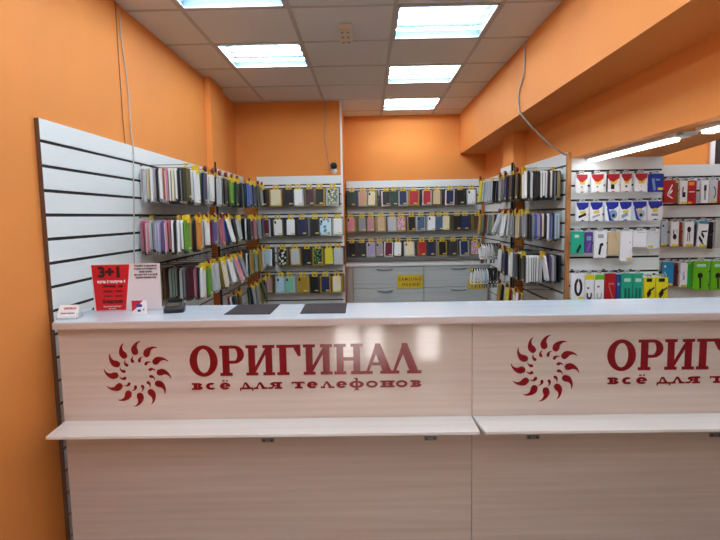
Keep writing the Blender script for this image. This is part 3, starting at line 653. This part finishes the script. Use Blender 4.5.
def sub():
    g = []; S = []
    def serifstem(x, w=.50, h=1.0, y=0, s=.26): glyphbox(g, x, x+w, y, y+h); glyphbox(g, x-s, x+w+s, y, y+.26); glyphbox(g, x-s, x+w+s, y+h-.26, y+h)
    def v(x): serifstem(x+.26, .50); arcband(g, x+.85, .74, .55, .26, .30, .26, -90, 90); arcband(g, x+.85, .27, .65, .27, .32, .26, -90, 90); glyphbox(g, x+.4, x+.9, .40, .58); glyphbox(g, x+.4, x+.9, .80, 1.0); glyphbox(g, x+.4, x+.9, 0, .14)
    def s_(x): arcband(g, x+.8, .5, .72, .52, .50, .30, 50, 320)
    def e_(x): arcband(g, x+.8, .5, .72, .52, .50, .30, 0, 325); glyphbox(g, x+.3, x+1.5, .41, .59)
    def l_(x): g.append([(x+.15, 0), (x+.35, 0), (x+.9, .85), (x+.8, 1.0), (x+.72, 1.0)]); g.append([(x+.66, 1.0), (x+.98, 1.0), (x+1.65, 0), (x+1.2, 0)]); glyphbox(g, x, x+.6, 0, .25); glyphbox(g, x+1.05, x+1.85, 0, .25)
    def d_(x): g.append([(x+.3, .1), (x+.5, .1), (x+.85, .9), (x+.7, 1.0)]); g.append([(x+.66, 1.0), (x+1.0, 1.0), (x+1.6, .05), (x+1.2, .05)]); glyphbox(g, x+.1, x+1.85, 0, .25); glyphbox(g, x+.05, x+.22, -.25, .15); glyphbox(g, x+1.72, x+1.9, -.25, .15)
    def ya(x): serifstem(x+1.15, .50); arcband(g, x+.9, .72, .62, .28, .30, .26, 90, 270); glyphbox(g, x+.85, x+1.2, .80, 1.0); glyphbox(g, x+.85, x+1.2, .40, .58); g.append([(x+.7, .5), (x+1.0, .5), (x+.5, 0), (x+.15, 0)]); glyphbox(g, x, x+.5, 0, .25)
    def t_(x): serifstem(x+.75, .50); glyphbox(g, x+.05, x+1.8, .79, 1.0); glyphbox(g, x+.05, x+.2, .65, 1.0); glyphbox(g, x+1.65, x+1.8, .65, 1.0)
    def f_(x): glyphbox(g, x+.85, x+1.18, -.35, 1.45); glyphbox(g, x+.7, x+1.33, -.35, -.2); glyphbox(g, x+.62, x+1.18, 1.3, 1.45); arcband(g, x+1.0, .5, .98, .52, .50, .26, 0, 360)
    def o_(x): arcband(g, x+.82, .5, .78, .52, .36, .30, 0, 360)
    def n_(x): serifstem(x+.26, .50); serifstem(x+1.2, .50); glyphbox(g, x+.4, x+1.3, .41, .59)
    v(0); s_(1.85); e_(3.75); glyphbox(g, 4.2, 4.50, 1.18, 1.38); glyphbox(g, 4.72, 4.94, 1.18, 1.38)
    d_(6.5); l_(8.45); ya(10.4)
    x = 13.55
    for fn, w in ((t_, 1.95), (e_, 1.85), (l_, 1.95), (e_, 1.75), (f_, 2.15), (o_, 1.85), (n_, 2.0), (o_, 1.9), (v, 1.6)): fn(x); x += w*1.045
    return g, x-.1
def swirl(cx, cz, R, y0=-.0012):
    m = MB()
    def drop(ang, r0, s):
        # teardrop: round head at radius r0, tail curling outwards and clockwise
        ca, sa = math.cos(ang), math.sin(ang)
        out = (ca, sa); cw = (sa, -ca)
        c = [(0, 0, .100), (.06, -.012, .104), (.12, -.006, .086), (.18, .018, .062), (.24, .06, .042), (.285, .115, .026), (.31, .175, .014), (.318, .215, .004)]
        # centreline (outwards, clockwise, half width)
        L = []; Rr = []
        for i, (a, b, w) in enumerate(c):
            a2, b2 = (c[i+1][:2] if i < len(c)-1 else c[i][:2]); a1, b1_ = (c[i-1][:2] if i else c[i][:2])
            tx, ty = a2-a1, b2-b1_; l = math.hypot(tx, ty); nx, ny = -ty/l, tx/l
            L.append((a+nx*w, b+ny*w)); Rr.append((a-nx*w, b-ny*w))
        head = [(-.105*math.sin(math.radians(t))+0, -.105*math.cos(math.radians(t))) for t in (30, 60, 90, 120, 150)]
        head = [(h0, h1) for h0, h1 in head]
        for i in range(len(c)-1):
            quad = [L[i], L[i+1], Rr[i+1], Rr[i]]
            m.prism([(cx+R*s*((r0/s+p)*out[0]+q_*cw[0]), cz+R*s*((r0/s+p)*out[1]+q_*cw[1])) for p, q_ in quad], y0-.00001*i, 0)
        hp = [Rr[0]]+head+[L[0]]
        m.prism([(cx+R*s*((r0/s+p)*out[0]+q_*cw[0]), cz+R*s*((r0/s+p)*out[1]+q_*cw[1])) for p, q_ in hp], y0, 0)
    for k in range(12):
        drop(math.radians(3+30*k), .69, 1.0)
        drop(math.radians(18+30*k), .41, .46)
    return m
def counter_unit(x0, x1, logo_c, title_x, label, sidel, sider, brackets):
    t = thing('counter_unit', label, 'counter', (x0, YP, 0), 0, 'counter units')
    W = x1-x0
    MB().box(0, W-.0015, 0, .018, .712, 1.103).build('upper_panel', LAM, t)
    MB().box(0, W-.0015, .0, .018, 0, .698).build('lower_panel', LAM, t)
    if sidel: MB().box(.0, .018, .018, .30, 0, 1.103).build('side_panel', LAM, t)
    if sider: MB().box(W-.018, W, .018, .30, 0, 1.103).build('side_panel', LAM, t)
    lx = .02 if sidel else 0
    l = MB().prismz([(lx-.003, -.160), (W-.002, -.160), (W-.002, .018), (0, .018)], .699, .711).build('bag_ledge', LEDGE, t); bevel(l, .0015)
    lg = swirl(logo_c[0]-x0, logo_c[1], .134).build('logo', RED, t)
    g = title(); sx = .941/7.62
    polys_mb(g, sx, .1255, title_x-x0, .893).build('title_lettering', RED, t)
    s, wd = sub()
    polys_mb(s, .939/wd, .0285, title_x-x0+.004, .836).build('subtitle_lettering', RED, t)
    for bx in brackets:
        b = MB().box(bx-x0-.026, bx-x0+.026, -.004, 0, .611, .628).build('shelf_bracket', METAL, t)
        MB().tube([(bx-x0-.016, -.0055, .6195), (bx-x0-.016, -.004, .6195)], .004, 8).tube([(bx-x0+.016, -.0055, .6195), (bx-x0+.016, -.004, .6195)], .004, 8).build('screw', BLACK, b)
    return t
counter_unit(-1.262, .415, (-.947, .906), -.731, 'left counter unit whose whole red shop name and slogan show', True, True, (-.423, .245))
counter_unit(.416, 2.15, (.708, .906), .956, 'right counter unit whose red shop name is cut by the picture edge', True, True, (.664, 1.402))

# things on the countertop
ZT = 1.1322
for nm, p in (('left dark grey rectangular mat lying on the white countertop', [(-.602, 2.19), (-.601, 2.436), (-.407, 2.436), (-.408, 2.184)]),
              ('right dark grey rectangular mat lying on the white countertop', [(-.284, 2.187), (-.290, 2.436), (-.099, 2.436), (-.095, 2.182)])):
    tag(MB().prismz(p, ZT, ZT+.002).build('counter_mat', MATM), nm, 'mat', 'mats on the countertop')
# acrylic sign
t = thing('promo_sign', 'red and white acrylic promotion sign reading 3+1 standing on the counter', 'sign', (-1.062, 2.325, ZT), math.radians(6))
t.rotation_euler = (0, 0, math.radians(6))
MB().box(-.145, .145, 0, .003, .0035, .208).build('panel', mat('sign_paper_pink', 'DDD0D0', .3), t)
MB().box(-.147, .147, .0, .08, .0, .003).build('acrylic_foot', ACRYL, t)
MB().prism([(-.135, .0045), (-.010, .0045), (.016, .206), (-.145, .206)], -.0016, -.0002).build('red_field', mat('sign_field_red', 'C8101E', .35), t)
BT = mat('sign_text_black', '2A0A10', .5); WT_ = mat('sign_text_white', 'F4E8E8', .5)
shift(text_mb('3+1', .062, w=.092, bold=.0034), dx=-.068, dy=-.0026, dz=.172).build('big_lettering', BT, t)
shift(text_mb('купи 3 получи 4', .018, w=.118, bold=.0006), dx=-.064, dy=-.0026, dz=.132).build('white_lettering', WT_, t)
ls = [shift(text_mb('Пленка   на', .016, w=.085, bold=.0006), dx=-.06, dz=.112), shift(text_mb('камеру   экран', .013, w=.08, bold=.0004), dx=-.06, dz=.09),
      shift(text_mb('стекло   чехол', .013, w=.078, bold=.0004), dx=-.06, dz=.068), shift(text_mb('В подарок!', .020, w=.085, bold=.0008), dx=-.062, dz=.044)]
shift(merge(ls), dy=-.0026).build('small_black_lettering', BT, t)
ls = [shift(text_mb('Предложение действует', .008, w=.075), dx=-.066, dz=.022), shift(text_mb('на чехлы', .008, w=.03), dx=-.066, dz=.012)]
shift(merge(ls), dy=-.0026).build('small_white_lettering', WT_, t)
ls = []
for k, (s, wq) in enumerate((('Откройте в смартфоне', .098), ('камеру и наведите на', .098), ('изображение,', .056), ('вы узнаете о нашей', .098), ('группе бесплатно', .088))):
    ls.append(shift(text_mb(s, .012, w=wq, bold=.0005), dx=.084, dz=.198-.013*k))
shift(merge(ls), dy=-.0012).build('right_lettering', mat('sign_text_dark', '2A2024', .5), t)
# small payment sticker card
t = thing('sticker_card', 'small red, white and blue card standing in front of the promotion sign', 'card', (-.965, 2.216, ZT), math.radians(4))
MB().box(-.031, .031, 0, .002, 0, .062).build('card', mat('card_white', 'F0F0F2', .3), t)
MB().prism([(-.031, .015), (-.031, .062), (.016, .062), (-.012, .030)], -.0008, 0).build('red_corner', mat('card_red', 'C02038', .4), t)
MB().rrect(-.012, .012, .034, .046, -.0016, -.0001, .004).rrect(-.008, .006, .014, .023, -.0016, -.0001, .003).build('blue_marks', mat('card_blue', '24408C', .4), t)
MB().prism([(.014, .022), (.021, .03), (.018, .018)], -.0012, 0).build('black_mark', BLACK, t)
# black payment terminal / scanner
t = thing('card_terminal', 'small black handheld terminal lying on the counter right of the sign', 'terminal', (-.843, 2.29, ZT), math.radians(12))
t.scale = (.88, .8, .8)
m = MB()
prof = [(-.055, 0), (-.058, .022), (-.045, .034), (.01, .048), (.045, .052), (.055, .040), (.058, 0)]
xs_ = [(-.048, .75), (-.040, .97), (0, 1.0), (.040, .97), (.048, .75)]
vs = []; n = len(prof)
for x, s in xs_: vs += [(x, y*s, z*s) for y, z in prof]
fs = []
for i in range(len(xs_)-1):
    for k in range(n): fs.append((i*n+k, (i+1)*n+k, (i+1)*n+(k+1) % n, i*n+(k+1) % n))
fs += [tuple(range(n)), tuple(range(5*n-1, 4*n-1, -1))]
m.add(vs, fs); bevel(m.build('body', BLACK, t), .003)
MB().add([(-.030, -.046, .0345), (.030, -.046, .0345), (.030, .005, .0478), (-.030, .005, .0478), (-.030, -.046, .0365), (.030, -.046, .0365), (.030, .005, .0498), (-.030, .005, .0498)],
  [(0,3,2,1),(4,5,6,7),(0,1,5,4),(1,2,6,5),(2,3,7,6),(3,0,4,7)]).build('screen', SCREEN, t)
MB().rrect(-.034, .034, .050, .064, .018, .046, .006).build('paper_cover', BLACK, t)
# business card holder
t = thing('card_holder', 'clear business card holder with white cards at the left end of counter', 'card holder', (-1.233, 2.155, ZT), math.radians(4))
t.rotation_euler = (0, 0, math.radians(4)); t.scale = (.88, 1, 1)
MB().box(-.048, .048, -.02, .035, 0, .003).box(-.048, .048, -.022, -.019, 0, .018).box(-.048, -.046, -.02, .03, 0, .024).box(.046, .048, -.02, .03, 0, .024).build('tray', ACRYL, t)
c = MB().add([(-.045, -.016, .006), (.045, -.016, .006), (.045, .012, .056), (-.045, .012, .056), (-.045, -.006, .004), (.045, -.006, .004), (.045, .022, .052), (-.045, .022, .052)],
  [(0,1,2,3),(7,6,5,4),(0,4,5,1),(1,5,6,2),(2,6,7,3),(3,7,4,0)]).build('card_stack', mat('business_card', 'F4F2F0', .4), t)
def slant(mb, dz0, dxx=0):
    a = math.atan2(.050, .028)
    out = []
    for x, y, z in mb.v: out.append((x+dxx, -.016+(z+dz0)*math.cos(a)+(y-.0012)*math.sin(a), .006+(z+dz0)*math.sin(a)-(y-.0012)*math.cos(a)))
    mb.v = out; return mb
slant(text_mb('ОРИГИНАЛ', .012, w=.056, bold=.0005), .040, .008).build('name_lettering', mat('card_text_red', 'B85060', .5), c)
slant(text_mb('всё для телефонов', .008, w=.062, bold=.0002), .020, 0).build('line_lettering', mat('card_text_grey', '807880', .5), c)
# pen with a coiled cord end behind the sign
t = tag(MB().tube(spline([(-1.19, 2.37, ZT+.007), (-1.198, 2.355, ZT+.018), (-1.210, 2.34, ZT+.020), (-1.220, 2.325, ZT+.008)]), .005, 6).build('pen', BLACK, None, True), 'short black pen end sticking out behind the left of the promotion sign', 'pen')

# ------------------------------------------------------------------ camera, world
cam_d = bpy.data.cameras.new('camera'); cam = bpy.data.objects.new('camera', cam_d); C.objects.link(cam)
cam_d.sensor_width = 36; cam_d.sensor_fit = 'HORIZONTAL'; cam_d.lens = 535.4/720*36; cam_d.clip_start = .02
p_, y_, r_ = -.1001, -.0148, -.018
fwd = Vector((math.sin(y_)*math.cos(p_), math.cos(y_)*math.cos(p_), math.sin(p_)))
r0 = Vector((math.cos(y_), -math.sin(y_), 0)); u0 = r0.cross(fwd)
rt = math.cos(r_)*r0+math.sin(r_)*u0; up = -math.sin(r_)*r0+math.cos(r_)*u0
M = Matrix(((rt.x, up.x, -fwd.x, 0), (rt.y, up.y, -fwd.y, 0), (rt.z, up.z, -fwd.z, 1.53), (0, 0, 0, 1)))
cam.matrix_world = M
bpy.context.scene.camera = cam
wd = bpy.data.worlds.new('world'); bpy.context.scene.world = wd; wd.use_nodes = True
wd.node_tree.nodes['Background'].inputs[0].default_value = (1, .97, .93, 1); wd.node_tree.nodes['Background'].inputs[1].default_value = 10.0
vs_ = bpy.context.scene.view_settings
vs_.view_transform = 'Standard'; vs_.look = 'None'; vs_.gamma = 1; vs_.use_curve_mapping = False; vs_.exposure = 0.68
